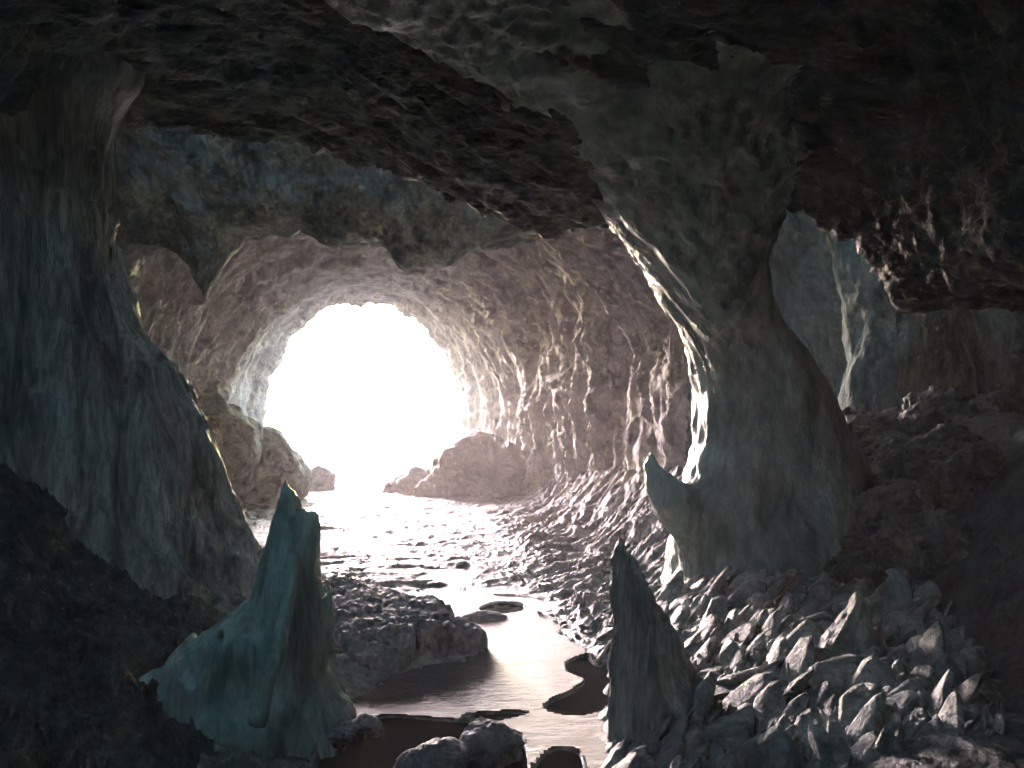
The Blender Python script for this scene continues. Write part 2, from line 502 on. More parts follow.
def build_wall():
    #        depth  left   right  top   floor-line
    K = [(-11.5, -2.5, 2.5, 3.0), (-11, -6, 6, 6), (-8, -7.3, 7.5, 4.3), (-2.0, -8.0, 8.2, 4.6), (-0.6, -8.2, 8.5, 7.6), (6, -8.0, 8.4, 8.0), (10, -7.9, 7.0, 7.6), (12.5, -7.6, 5.6, 7.2), (15, -7.3, 3.7, 6.9),
         (18, -7.6, 2.5, 6.8), (22, -8.2, 1.3, 6.9), (26, -8.7, 0.2, 6.9), (30, -9.5, -0.9, 6.9), (32.2, -9.25, -1.5, 6.5), (33.2, -9.8, -1.0, 7.4), (33.8, -11.3, 1.2, 8.6), (34.0, -13, 4, 10.6)]
    ky = [k[0] for k in K]
    l, r, tp = (spline(ky, [k[c] for k in K]) for c in (1, 2, 3))
    rows = np.concatenate([np.linspace(-11.5, 7, 40)[:-1], np.geomspace(7, 32.3, 430), np.linspace(32.35, 34, 14)])
    th = np.linspace(math.radians(-40), math.radians(220), 640)
    Y = rows[:, None] + 0 * th[None]
    L_, R_, T_ = l(rows)[:, None], r(rows)[:, None], tp(rows)[:, None]
    cx = (L_ + R_) / 2; a = (R_ - L_) / 2
    c, s = np.cos(th)[None], np.sin(th)[None]
    e = 0.88
    X = cx + a * np.sign(c) * np.abs(c) ** e
    zb = 1.2
    Z = zb + np.where(s > 0, (T_ - zb) * np.abs(s) ** e, 3.0 * s)
    v = np.stack([X.ravel(), Y.ravel(), Z.ravel()], 1)
    n = len(th)
    i, j = np.meshgrid(np.arange(len(rows) - 1), np.arange(n - 1), indexing='ij')
    q0 = (i * n + j).ravel(); q = np.stack([q0, q0 + 1, q0 + n + 1, q0 + n], 1)
    nrm = vnormals(v, q)
    inward = np.stack([(cx - X).ravel(), 0 * X.ravel(), (2.5 - Z).ravel()], 1)
    if (nrm * inward).sum(1).mean() < 0: q = q[:, ::-1]; nrm = -nrm
    x, y, z = v.T
    ang = np.broadcast_to(th[None], Y.shape).ravel()
    # rings of relief along the bore, swirling, plus broken rock
    warp = fbm(x * 0.25, y * 0.25, z * 0.25, 4)
    calm = 1 - 0.75 * S((y - 24) / 8)
    d = 0.38 * calm * fbm(x * 0.22, y * 0.18, z * 0.22, 3)
    d += 0.34 * calm * (ridged(ang * 0.45 + 0.35 * warp, y * 0.42 + 0.55 * warp + 0.45 * ang, x * 0 + 3, 5, 0.55) - 0.8)
    d += 0.07 * (ridged(ang * 1.5 + 0.8 * warp, y * 1.9 + 0.9 * warp + 1.2 * ang, x * 0 + 6, 4, 0.6) - 0.8)
    d += 0.03 * (ridged(x * 1.6, y * 2.4, z * 1.6, 4, 0.6) - 0.8)
    d += 0.03 * fbm(x * 5, y * 6, z * 5, 3)
    fade = np.where(y > 33.3, 0.4, 1.0)
    d = np.clip(d, -0.9, 0.9) * fade
    # ragged mouth
    m = np.exp(-((y - 32.2) / 1.2) ** 2)
    d += m * (0.22 * fbm(ang * 3.0, y * 0.3, x * 0 + 5, 5, 0.6))
    v = v + nrm * d[:, None]
    cen = v[q].mean(1)
    fill_gap = (np.abs(cen[:, 0]) < 6.3) & (cen[:, 1] > -0.9) & (cen[:, 1] < 5.8) & (cen[:, 2] > 5.4)  # added opening above the shafts, out of view, lets sky light in
    roof = ((cen[:, 0] + 1.0) / 4.0) ** 4 + ((cen[:, 1] - 11.1) / 1.15) ** 2 < 1 + 0.35 * fbm(cen[:, 0], cen[:, 1], cen[:, 2] * 0, 3)  # added gap in the tunnel top, unseen, lights curtain and mid tunnel
    fill_gap |= roof & (cen[:, 2] > 5.6)
    solid = ~fill_gap; deep = (cen[:, 1] > 9.4) & ~((cen[:, 0] > 3.0) & (cen[:, 1] < 16.5))  # one wall split by position; front and recess get shade-darkened colours
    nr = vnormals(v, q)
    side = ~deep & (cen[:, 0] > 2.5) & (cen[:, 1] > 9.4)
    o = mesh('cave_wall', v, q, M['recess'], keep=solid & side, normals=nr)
    tag(o, 'rock wall of the recess behind the leaning pillar, coloured dim teal for shade', 'cave wall', kind='structure')
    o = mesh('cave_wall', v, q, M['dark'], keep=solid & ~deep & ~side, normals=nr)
    tag(o, 'rock wall of the front chamber, darkened for shade', 'cave wall', kind='structure')
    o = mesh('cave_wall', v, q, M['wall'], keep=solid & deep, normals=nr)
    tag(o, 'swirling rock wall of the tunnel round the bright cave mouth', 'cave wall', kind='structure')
    # back end of the cave, behind the viewer
    return o


build_wall()
me = bpy.data.meshes.new('cave_end'); me.from_pydata([(-9, -11.3, -2), (9, -11.3, -2), (9, -11.3, 9), (-9, -11.3, 9), (-9, -11.8, -2), (9, -11.8, -2), (9, -11.8, 9), (-9, -11.8, 9)], [],
                                                     [(0, 1, 2, 3), (7, 6, 5, 4), (0, 4, 5, 1), (1, 5, 6, 2), (2, 6, 7, 3), (3, 7, 4, 0)])
me.materials.append(M['dark']); o = bpy.data.objects.new('cave_end', me); COL.objects.link(o)
tag(o, 'rock closing the cave behind the viewer', 'cave wall', kind='structure')


# ------------------------------------------------------------------ front ceiling: slab with a broken rim
def build_ceiling():
    h = 0.045
    X, Y, Z = grid((-8.2, -2.4, 3.1), (8.2, 10.6, 7.0), h)
    x1 = X[:, 0, 0].astype(float); x2 = X[:, :, 0].astype(float); y2 = Y[:, :, 0].astype(float)
    # rim: pixel column, row, depth
    rim = [(-420, 150, 9.0), (-100, 120, 9.2), (40, 160, 9.3), (96, 186, 9.3), (110, 158, 9.3), (128, 136, 9.4), (165, 125, 9.5), (200, 124, 9.5), (260, 132, 9.6), (330, 150, 9.6), (400, 182, 9.5), (470, 212, 9.4), (540, 233, 9.2), (600, 241, 9.0),
           (680, 215, 8.6), (740, 205, 8.4), (775, 208, 8.3), (815, 212, 8.2), (850, 235, 8.0), (885, 285, 7.8), (925, 335, 7.6), (970, 346, 7.5), (1040, 330, 7.5), (1300, 300, 7.5)]
    w = [P(*r) for r in rim]
    rz = spline([p[0] for p in w], [p[2] for p in w])(x1)
    ry = spline([p[0] for p in w], [p[1] for p in w])(x1)
    RZ = rz[:, None, None].astype(np.float32); RY = ry[:, None, None].astype(np.float32)
    rise = 0.10 + 0.24 * S((x1 + 3.5) / 2.5)
    x2, y2 = X[:, :, 0], Y[:, :, 0]
    und = (rz[:, None] + rise[:, None] * (RY[:, :, 0] - y2)).astype(np.float32)
    und = np.minimum(und, 5.6 + 0.03 * (9 - y2)) + 0.16 * fbm(x2 * 0.5, y2 * 0.9, x2 * 0 + 2, 4)
    lay = 0.07 * (ridged(x2 * 0.45 + 0.3 * y2, y2 * 1.5 - 0.55 * x2, x2 * 0 + 7, 5, 0.55) - 0.8)
    und = und + lay
    f = und[:, :, None] - Z
    back = (Y - RY) + 0.18 * fbm(X[:, 0:1, :] * 0.9, X[:, 0:1, :] * 0 + 3.3, Z[:, 0:1, :] * 1.4, 4)
    f = smax(f, back - 0.35 * np.clip(Z - RZ, 0, 3), 0.09)
    rag = 0.2 * fbm(x2, y2, x2 * 0, 3)[:, :, None]
    for cx_, cy_, r_, sx_, sy_ in FILL_SHAFTS:
        hole = np.sqrt((X - cx_ - sx_ * (Z - 5)) ** 2 + (Y - cy_ - sy_ * (Z - 5)) ** 2) - r_ + rag
        f = smax(f, -hole, 0.15)
    v, q = nets(f, X, Y, Z)
    nr = vnormals(v, q); x, y, z = v.T
    d = 0.07 * (ridged(x * 0.5 + 0.5 * y, y * 3.0 - 1.4 * x, z * 1.2, 5, 0.6) - 0.8) + 0.03 * (ridged(x * 1.2 + 1.0 * y, y * 8 - 3.6 * x, z * 4, 3, 0.6) - 0.7)
    v = v + nr * d[:, None]
    o = mesh('cave_ceiling', v, q, M['ceiling'])
    tag(o, 'low dark ceiling of layered rock with a pale broken rim', 'ceiling', kind='structure')


build_ceiling()


# ------------------------------------------------------------------ right pillar
def build_right_pillar():
    h = 0.03
    X, Y, Z = grid((-1.6, 5.4, -0.2), (5.6, 11.2, 5.9), h)
    lv = [(620, 640, 930, 9.2, 1.25), (575, 664, 905, 9.25, 1.10), (540, 672, 888, 9.3, 1.0), (505, 684, 874, 9.3, 0.92), (470, 692, 860, 9.3, 0.85), (430, 702, 842, 9.3, 0.78), (400, 703, 825, 9.25, 0.74),
          (365, 697, 803, 9.15, 0.70), (330, 686, 786, 9.0, 0.68), (290, 664, 774, 8.85, 0.68), (250, 638, 768, 8.7, 0.72), (215, 612, 772, 8.5, 0.80), (180, 588, 800, 8.2, 0.9),
          (140, 556, 835, 7.85, 0.9), (100, 518, 860, 7.5, 0.95), (60, 468, 880, 7.1, 1.0), (25, 385, 900, 6.7, 1.1), (-40, 290, 960, 6.3, 1.3)]
    f, zz = column(Z, X, Y, lv)
    f = f + 0.10 * fbm(X * 0.9, Y * 0.9, Z * 0.55, 2).astype(np.float32)
    D = 8.75
    hp = [P(715, 535, D + 0.25) + (0.34,), P(690, 515, D + 0.1) + (0.25,), P(674, 502, D) + (0.20,), P(661, 484, D) + (0.135,), P(652, 467, D) + (0.065,), P(651, 451, D) + (0.012,)]
    hd = chain(X, Y, Z, hp, 0.06)
    # small rib on the shaded side
    RIB = [P(838, 470, 8.75) + (0.02,), P(850, 495, 8.62) + (0.06,), P(846, 530, 8.6) + (0.05,), P(830, 545, 8.6) + (0.02,)]
    rib = chain(X, Y, Z, RIB, 0.05)
    g = smin(smin(f, hd, 0.22), rib, 0.08)
    v, q = nets(g, X, Y, Z)
    nr = vnormals(v, q); x, y, z = v.T
    hx = np.array([p[:3] for p in hp]); 
    vd = chain(x, y, z, hp, 0.06)
    horn_m = (vd < 0.05) & (x < P(686, 0, D)[0]) & (z > 0.9)
    # lean-following grain
    ax = np.interp(z, [0, 2.3, 4.5], [0.3, 0.0, -1.6])
    u = x - ax
    up = S((z - 3.0) / 1.5)
    d = 0.055 * (1 - 0.6 * horn_m) * (ridged(u * 1.5, y * 1.5, z * 0.42, 4, 0.55) - 0.8)
    d += (0.02 + 0.02 * up) * fbm(x * 3.2, y * 3.2, z * 2.4, 5, 0.6) * (1 - 0.7 * horn_m)
    d += 0.05 * up * (ridged((x + z) * 2.6, y * 2.0, (z - x) * 0.7, 5, 0.62) - 0.7)
    d *= 1 - 0.85 * S((z - 4.3) / 0.5) * S((x - 0.0) / 0.8)
    v = v + nr * d[:, None]
    nr = vnormals(v, q)
    hf = horn_m[q].all(1)
    rm = (chain(x, y, z, RIB, 0.05) < 0.035)
    rf = rm[q].all(1) & ~hf
    base = (P(790, 0, 9.25)[0], 9.25, 0.45)
    o = mesh('rock_pillar', v, q, M['pillar'], base, keep=~hf & ~rf, normals=nr)
    tag(o, 'leaning dark green rock pillar with a hooked horn at its foot, spreading into the ceiling', 'rock pillar', 'rock pillars of the cave')
    c = mesh('horn', v, q, M['horn'], v[horn_m].mean(0), parent=o, keep=hf, normals=nr)
    c['label'] = 'hooked pale green horn curving up from the pillar foot'
    if rf.any():
        c = mesh('rib', v, q, M['pillar'], v[q[rf].ravel()].mean(0), parent=o, keep=rf, normals=nr)
        c['label'] = 'small raised rib on the shaded right flank'


build_right_pillar()


# ------------------------------------------------------------------ left pillar
def build_left_pillar():
    h = 0.03
    X, Y, Z = grid((-6.4, 6.6, -0.2), (-1.9, 10.6, 5.6), h)
    lv = [(640, -150, 330, 8.4, 1.5), (600, -110, 288, 8.4, 1.25), (575, -90, 264, 8.4, 1.12), (545, -75, 246, 8.4, 1.0), (500, -60, 224, 8.4, 0.9), (450, -45, 200, 8.4, 0.82), (400, -40, 177, 8.4, 0.78), (350, -35, 152, 8.4, 0.74),
          (300, -35, 130, 8.4, 0.7), (250, -35, 113, 8.4, 0.68), (200, -40, 106, 8.4, 0.68), (160, -45, 106, 8.4, 0.7), (140, -50, 109, 8.4, 0.7), (120, -55, 114, 8.4, 0.7), (104, -60, 122, 8.4, 0.7), (88, -65, 134, 8.4, 0.72), (40, -70, 150, 8.4, 0.75)]
    f, zz = column(Z, X, Y, lv)
    f = f + 0.09 * fbm(X * 1.1, Y * 1.1, Z * 0.35, 2).astype(np.float32)
    v, q = nets(f, X, Y, Z)
    nr = vnormals(v, q); x, y, z = v.T
    bend = np.interp(z, [0, 0.6, 1.2, 2.5, 5], [1.1, 0.75, 0.45, 0.0, -0.25])
    u = x - bend * S((x + 4.6) / 2.0)
    w = 0.35 * fbm(x * 0.6, y * 0.6, z * 0.4, 3)
    d = 0.075 * (ridged(u * 1.5 + w, y * 1.3, z * 0.22, 4, 0.55) - 0.8)
    d += 0.025 * (ridged(u * 5.5 + w, y * 5, z * 0.55, 4, 0.6) - 0.7)
    d += 0.02 * fbm(u * 9, y * 9, z * 1.6, 3)
    chips = S((fbm(x * 1.7, y * 1.7, z * 1.1, 4) - 0.18) / 0.12)
    d -= 0.05 * chips
    d *= 1 - 0.8 * S((z - 4.5) / 0.5)
    v = v + nr * d[:, None]
    o = mesh('rock_pillar', v, q, M['trunk'], (P(110, 0, 8.4)[0], 8.4, 0.55))
    tag(o, 'tall fibrous rock pillar like a flaring tree trunk along the left side', 'rock pillar', 'rock pillars of the cave')


build_left_pillar()


# ------------------------------------------------------------------ hanging rock curtain with a stalactite
def build_curtain():
    h = 0.04
    X, Y, Z = grid((-8.0, 11.0, 3.1), (3.2, 15.0, 7.2), h)
    D = 13.0
    e = [(-60, 280), (60, 262), (118, 268), (126, 258), (150, 246), (166, 244), (183, 252), (193, 262), (200, 268), (212, 258), (226, 246), (244, 236), (268, 234), (288, 236), (299, 228), (315, 232), (335, 246), (358, 240), (385, 247),
         (402, 268), (409, 270), (416, 262), (440, 262), (470, 250), (520, 238), (580, 215), (660, 190), (760, 160)]
    w = [P(a, b, D) for a, b in e]
    x1 = X[:, 0, 0].astype(float)
    ez = spline([p[0] for p in w], [p[2] for p in w])(x1)
    yc = 13.0 + 0.10 * (x1 + 2.5) ** 2 * 0.3
    thick = 0.14 + 0.36 * np.clip(Z[:1] - 4.3, 0, 3) + 0.08 * fbm(X[:, :1, :] * 0.8, X[:, :1, :] * 0, Z[:, :1, :] * 0.5, 3)
    lean = 0.45 * np.clip(Z - 4.4, 0, 4)            # leans back toward the viewer as it rises
    fy = np.abs(Y - (yc[:, None, None] - lean)) - thick
    fz = ez[:, None, None] + 0.05 * fbm(X[:, :, :1] * 2.2, Y[:, :, :1] * 2.2, X[:, :, :1] * 0, 3) - Z
    f = smax(fy, fz, 0.08)
    sp = [P(210, 205, D) + (0.6,), P(208, 245, D) + (0.34,), P(206, 272, D) + (0.16,), P(204, 295, D) + (0.015,)]
    g = smin(f, chain(X, Y, Z, sp, 0.1), 0.2).astype(np.float32)
    v, q = nets(g, X, Y, Z)
    nr = vnormals(v, q); x, y, z = v.T
    d = 0.07 * (ridged(x * 1.1 + 0.3 * z, y, z * 0.6, 4, 0.55) - 0.8) + 0.03 * fbm(x * 3, y * 3, z * 2, 4, 0.6)
    st = (chain(x, y, z, sp, 0.1) < 0.06) & (z < P(0, 252, D)[2])
    v = v + nr * (d * (1 - 0.6 * st))[:, None]
    nr = vnormals(v, q)
    sf = st[q].all(1)
    o = mesh('rock_curtain', v, q, M['curtain'], (-2.5, 13, 4.6), keep=~sf, normals=nr)
    tag(o, 'scalloped curtain of pale rock hanging behind the ceiling rim', 'rock curtain')
    c = mesh('stalactite', v, q, M['curtain'], P(206, 274, D), parent=o, keep=sf, normals=nr)
    c['label'] = 'pointed stalactite hanging from the curtain edge'


build_curtain()


# ------------------------------------------------------------------ stalagmites
def sharpen(v, q, mat, name, base, label, amp=(0.02, 0.01), parts=(), group='stalagmites rising from the cave floor', seed=0.0, ycut=None):
    nr = vnormals(v, q); x, y, z = v.T
    d = amp[0] * (ridged(x * 4 + seed, y * 4, z * 0.9, 4, 0.6) - 0.8) + amp[1] * fbm(x * 14, y * 14, z * 3 + seed, 4, 0.6)
    v = v + nr * d[:, None]; nr = vnormals(v, q)
    rest = np.ones(len(q), bool); ms = []
    for pn, mask, pl in parts:
        fm = mask[q].all(1) & rest; rest &= ~fm; ms.append((pn, fm, pl))
    o = mesh(name, v, q, mat, base, keep=rest, normals=nr)
    tag(o, label, 'stalagmite', group)
    for pn, fm, pl in ms:
        if fm.sum() < 4: continue
        c = mesh(pn, v, q, mat, v[q[fm].ravel()].mean(0), parent=o, keep=fm, normals=nr); c['label'] = pl
    return o


def build_left_stalagmite():
    D = 5.8; h = 0.012
    X, Y, Z = grid((-2.75, 4.95, -0.12), (-1.05, 6.6, 1.75), h)
    lv = [(770, 225, 326, D, 0.42), (740, 232, 322, D, 0.40), (700, 242, 327, D, 0.36), (660, 250, 323, D, 0.31), (620, 254, 321, D, 0.25), (590, 259, 318, D, 0.21), (560, 264, 317.5, D, 0.17), (540, 269, 317, D, 0.14),
          (520, 275, 312, D, 0.11), (508, 279, 300, D, 0.075), (495, 281, 294, D, 0.045), (486, 283, 288, D, 0.02), (480, 285, 286, D, 0.006), (474, 285, 285.3, D, 0.002)]
    f, _ = column(Z, X, Y, lv)
    stub = chain(X, Y, Z, [P(301, 560, D - 0.02) + (0.09,), P(309, 530, D - 0.03) + (0.05,), P(312, 517, D - 0.03) + (0.028,)], 0.03)
    f = smin(f, stub, 0.03)
    spk = [P(308, 655, D - 0.05) + (0.11,), P(321, 624, D - 0.05) + (0.055,), P(328, 604, D - 0.05) + (0.03,), P(333, 585, D - 0.05) + (0.004,)]
    f = smin(f, chain(X, Y, Z, spk, 0.03), 0.025)
    skirt = [P(285, 610, D - 0.02) + (0.16,), P(246, 648, D - 0.05) + (0.20,), P(205, 680, D - 0.05) + (0.23,), P(165, 702, D - 0.02) + (0.17,), P(118, 714, D + 0.02) + (0.10,)]
    low = chain(X, Y, Z, [P(300, 745, D) + (0.4,), P(230, 745, D) + (0.42,), P(150, 740, D) + (0.25,)], 0.1)
    f = smin(smin(f, chain(X, Y, Z, skirt, 0.12), 0.16), low, 0.2)
    # folds down the front, and the little thorn and hole on the shoulder
    f = smin(f, chain(X, Y, Z, [P(292, 560, D - 0.22) + (0.03,), P(283, 620, D - 0.36) + (0.05,), P(272, 660, D - 0.50) + (0.04,), P(255, 720, D - 0.62) + (0.05,)], 0.03), 0.07)
    f = smin(f, cone(X, Y, Z, P(189, 655, D - 0.1), P(194, 632, D - 0.06), 0.05, 0.004), 0.03)
    f = smax(f, -ellipsoid(X, Y, Z, P(220, 638, D - 0.22), (0.038, 0.10, 0.045)), 0.02)
    f = smax(f, -chain(X, Y, Z, [P(268, 590, D - 0.30) + (0.05,), P(262, 640, D - 0.46) + (0.07,), P(250, 690, D - 0.60) + (0.05,)], 0.05), 0.06)
    v, q = nets(f.astype(np.float32), X, Y, Z)
    x, y, z = v.T
    side = (chain(x, y, z, spk, 0.03) < 0.02) & (x > P(317, 0, D)[0]) & (z > P(0, 622, D)[2])
    sharpen(v, q, M['horn'], 'stalagmite', (P(275, 0, D)[0], D, 0.05), 'large smooth green stalagmite with a broken twin tip and a broad skirt at lower left', (0.022, 0.012),
            [('spike', side, 'small thorn like spike on the right flank'), ('tip', (z > P(0, 522, D)[2]) & (x < P(299, 0, D)[0]), 'needle tip'), ('stub', (z > P(0, 530, D)[2]) & (x >= P(299, 0, D)[0]), 'broken blunt second tip')])


def build_mid_stalagmite():
    D = 5.75; h = 0.012
    X, Y, Z = grid((0.35, 5.0, -0.1), (1.75, 6.5, 1.45), h)
    lv = [(775, 612, 742, D, 0.40), (740, 612, 728, D, 0.36), (710, 612, 712, D, 0.31), (680, 611, 696, D, 0.26), (650, 612, 681, D, 0.22), (625, 613, 667, D, 0.185), (610, 613.5, 656, D, 0.16), (595, 613.5, 648, D, 0.14),
          (580, 614, 641, D, 0.115), (565, 615, 634, D, 0.09), (552, 617, 626, D, 0.05), (543, 618, 622, D, 0.02), (537, 619, 620.5, D, 0.006), (530, 619.5, 620, D, 0.002)]
    f, _ = column(Z, X, Y, lv)
    spl = chain(X, Y, Z, [P(622, 740, D - 0.1) + (0.09,), P(614, 690, D - 0.06) + (0.035,), P(610, 652, D - 0.04) + (0.005,)], 0.03)
    thorn = cone(X, Y, Z, P(664, 652, D), P(677, 634, D - 0.02), 0.05, 0.006)
    f = smin(smin(f, spl, 0.02), thorn, 0.04)
    v, q = nets(f.astype(np.float32), X, Y, Z); x, y, z = v.T
    sm = (chain(x, y, z, [P(622, 740, D - 0.1) + (0.09,), P(614, 690, D - 0.06) + (0.035,), P(610, 652, D - 0.04) + (0.005,)], 0.03) < 0.008) & (x < P(613, 0, D)[0]) & (z < P(0, 650, D)[2])
    sharpen(v, q, M['splinter'], 'stalagmite', (P(660, 0, D)[0], D, 0.1), 'tall splintered stalagmite with a needle tip in front of the scree, right of the stream', (0.035, 0.016), seed=3.1,
            parts=[('splinter', sm, 'thin splinter split off the left side'),
                   ('thorn', (cone(x, y, z, P(664, 652, D), P(677, 634, D - 0.02), 0.05, 0.006) < 0.006) & (z > P(0, 650, D)[2]), 'small thorn on the right edge')])


def build_right_stalagmite():
    D = 5.95; h = 0.014
    X, Y, Z = grid((1.7, 5.4, 0.0), (2.8, 6.5, 1.1), h)
    lv = [(705, 806, 884, D, 0.34), (680, 812, 878, D, 0.30), (660, 818, 874, D, 0.25), (640, 828, 871, D, 0.2), (622, 840, 867, D, 0.14), (608, 849, 864, D, 0.08), (598, 855, 861, D, 0.035), (592, 857.5, 859.5, D, 0.01), (588, 858.5, 858.9, D, 0.003)]
    f, _ = column(Z, X, Y, lv)
    stump = chain(X, Y, Z, [P(868, 680, D) + (0.13,), P(874, 650, D) + (0.06,), P(877, 632, D) + (0.03,)], 0.04)
    f = smin(f, stump, 0.04)
    v, q = nets(f.astype(np.float32), X, Y, Z)
    sharpen(v, q, M['splinter'], 'stalagmite', (P(845, 0, D)[0], D, 0.3), 'short dark stalagmite with a broken stump beside it on the scree at the right', (0.02, 0.01), seed=7.7,
            parts=[('stump', (v[:, 0] > P(868, 0, D)[0]) & (v[:, 2] > P(0, 665, D)[2]), 'broken stump at the right side'), ('tip', v[:, 2] > P(0, 615, D)[2], 'pointed tip')])
    D = 5.6
    X, Y, Z = grid((2.45, 5.2, 0.0), (3.1, 6.0, 1.05), h)
    lv = [(740, 925, 968, D, 0.2), (715, 931, 962, D, 0.15), (695, 937, 957, D, 0.1), (680, 943, 954, D, 0.06), (670, 947, 951, D, 0.02), (665, 948.5, 949.4, D, 0.004)]
    f, _ = column(Z, X, Y, lv)
    v, q = nets(f.astype(np.float32), X, Y, Z)
    sharpen(v, q, M['splinter'], 'stalagmite', (P(948, 0, D)[0], D, 0.3), 'smallest stalagmite, a dim stub in the dark lower right corner', (0.02, 0.01), seed=5.7)


M['splinter'] = rock('splintered_stone', (0.12, 0.16, 0.135), (0.66, 0.72, 0.65), (2.2, 2.2, 0.25), 2.0, 0.5, 0.8, patch=(0.15, 0.24, 0.19))
build_left_stalagmite(); build_mid_stalagmite(); build_right_stalagmite()


# ------------------------------------------------------------------ side chamber: pillar seen through the right gap
def build_far_pillar():
    h = 0.05
    X, Y, Z = grid((3.6, 10.0, 0.0), (6.8, 13.0, 6.6), h)
    D = 11.4
    lv = [(560, 830, 1040, D, 0.9), (480, 842, 1000, D, 0.8), (430, 850, 975, D, 0.7), (385, 856, 965, D, 0.62), (330, 862, 955, D, 0.6), (270, 852, 960, D, 0.65), (220, 835, 990, D, 0.8), (150, 800, 1040, D, 1.0), (90, 780, 1080, D, 1.1)]
    f, _ = column(Z, X, Y, lv)
    f = f + 0.16 * fbm(X * 0.8, Y * 0.8, Z * 0.6, 3).astype(np.float32)
    v, q = nets(f, X, Y, Z)
    nr = vnormals(v, q); x, y, z = v.T
    v = v + nr * (0.07 * (ridged(x * 1.4, y * 1.4, z * 1.0, 5, 0.6) - 0.8))[:, None]
    o = mesh('rock_pillar', v, q, M['recess'], (P(905, 0, D)[0], D, 1.0))
    tag(o, 'rough pillar in the side chamber seen through the right gap', 'rock pillar', 'rock pillars of the cave')


build_far_pillar()


# ------------------------------------------------------------------ boulders
def boulder(c, r, label, mat='boulder', h=None, amp=0.12, seed=0.0, name='boulder', cat='boulder', group=None, freq=1.2, fine=0.03, rot=0.0):
    h = h or max(r) / 22
    pad = 1.35
    X, Y, Z = grid([c[i] - r[i] * pad for i in range(3)], [c[i] + r[i] * pad for i in range(3)], h)
    R = max(r)
    ca, sa = math.cos(rot), math.sin(rot)
    xr = (X - c[0]) * ca + (Z - c[2]) * sa; zr = -(X - c[0]) * sa + (Z - c[2]) * ca
    f = ellipsoid(xr, Y - c[1], zr, (0, 0, 0), r) + amp * min(r) * fbm(X / R * freq + seed, Y / R * freq, Z / R * freq, 3)
    v, q = nets(f.astype(np.float32), X, Y, Z)
    nr = vnormals(v, q); x, y, z = v.T
    v = v + nr * (fine * min(r) * (ridged(x / R * 4 + seed, y / R * 4, z / R * 4, 4, 0.6) - 0.6))[:, None]
    o = mesh(name, v, q, M[mat], (c[0], c[1], c[2] - r[2] * 0.8))
    tag(o, label, cat, group)
    return o


def PB(px, py, d): return np.array(P(px, py, d))


boulder(PB(250, 475, 24), (1.5, 1.6, 1.3), 'big rounded boulder on the left of the cave mouth', amp=0.15, seed=2, group='boulders at the cave mouth')
boulder(PB(212, 462, 22.5), (1.2, 1.5, 1.5), 'tall hazy boulder half behind the left pillar', amp=0.2, seed=6, group='boulders at the cave mouth')
boulder(PB(312, 488, 29), (0.75, 0.8, 0.62), 'small low boulder right against the big rounded boulder', amp=0.35, seed=9, group='boulders at the cave mouth')
boulder(PB(432, 494, 27.5), (1.3, 1.1, 0.75), 'low wide boulder at the right edge of the cave mouth', amp=0.45, seed=4, group='boulders at the cave mouth')
boulder(PB(478, 482, 26), (1.4, 1.3, 1.2), 'taller boulder by the right tunnel wall behind the low wide one', amp=0.45, seed=12, group='boulders at the cave mouth')
boulder(PB(437, 762, 4.95), (0.20, 0.17, 0.115), 'smooth oval boulder nearest the viewer in the black pool', amp=0.28, seed=1.5, group='smooth boulders at the front pool', fine=0.035, rot=0.12)
boulder(PB(489, 746, 5.25), (0.185, 0.16, 0.13), 'smooth round boulder on the right of the pair in the front pool', amp=0.25, seed=3.5, group='smooth boulders at the front pool', fine=0.035)
boulder(PB(356, 730, 5.6), (0.15, 0.12, 0.07), 'low crusted rock at the left end of the front pool', amp=0.5, seed=8.5, fine=0.12, rot=0.25)
boulder(PB(482, 619, 9.45), (0.25, 0.16, 0.075), 'flat rounded rock in mid stream before the small grey pool', amp=0.3, seed=5.5)


def rubble():
    r = random.Random(5)
    src = []
    for k in range(26):
        px = r.uniform(842, 1000); d = r.uniform(7.6, 10.2)
        x = (px - CX) / F * d
        z = float(ground_h(np.array([x]), np.array([d]), False)[0][0])
        rr = r.uniform(0.16, 0.36)
        lab = 'lumpy rounded rock in the dark heap at the right behind the leaning pillar'
        if k < 5:
            o = boulder((x, d, z), (rr * 1.2, rr, rr * 0.85), lab, mat='dark', amp=0.4, seed=20 + 3.7 * k, group='rocks heaped at the right', name='rock', cat='rock', fine=0.12)  # dark colour stands in for shade on the heap
            src.append(o)
        else:
            o = src[k % 5].copy(); COL.objects.link(o)
            o.location = (x, d, z - 0.1); o.rotation_euler = (r.uniform(-.4, .4), r.uniform(-.4, .4), r.uniform(0, 6.28))
            s_ = r.uniform(0.8, 1.3); o.scale = (s_, s_, s_)
            tag(o, lab, 'rock', 'rocks heaped at the right')


rubble()


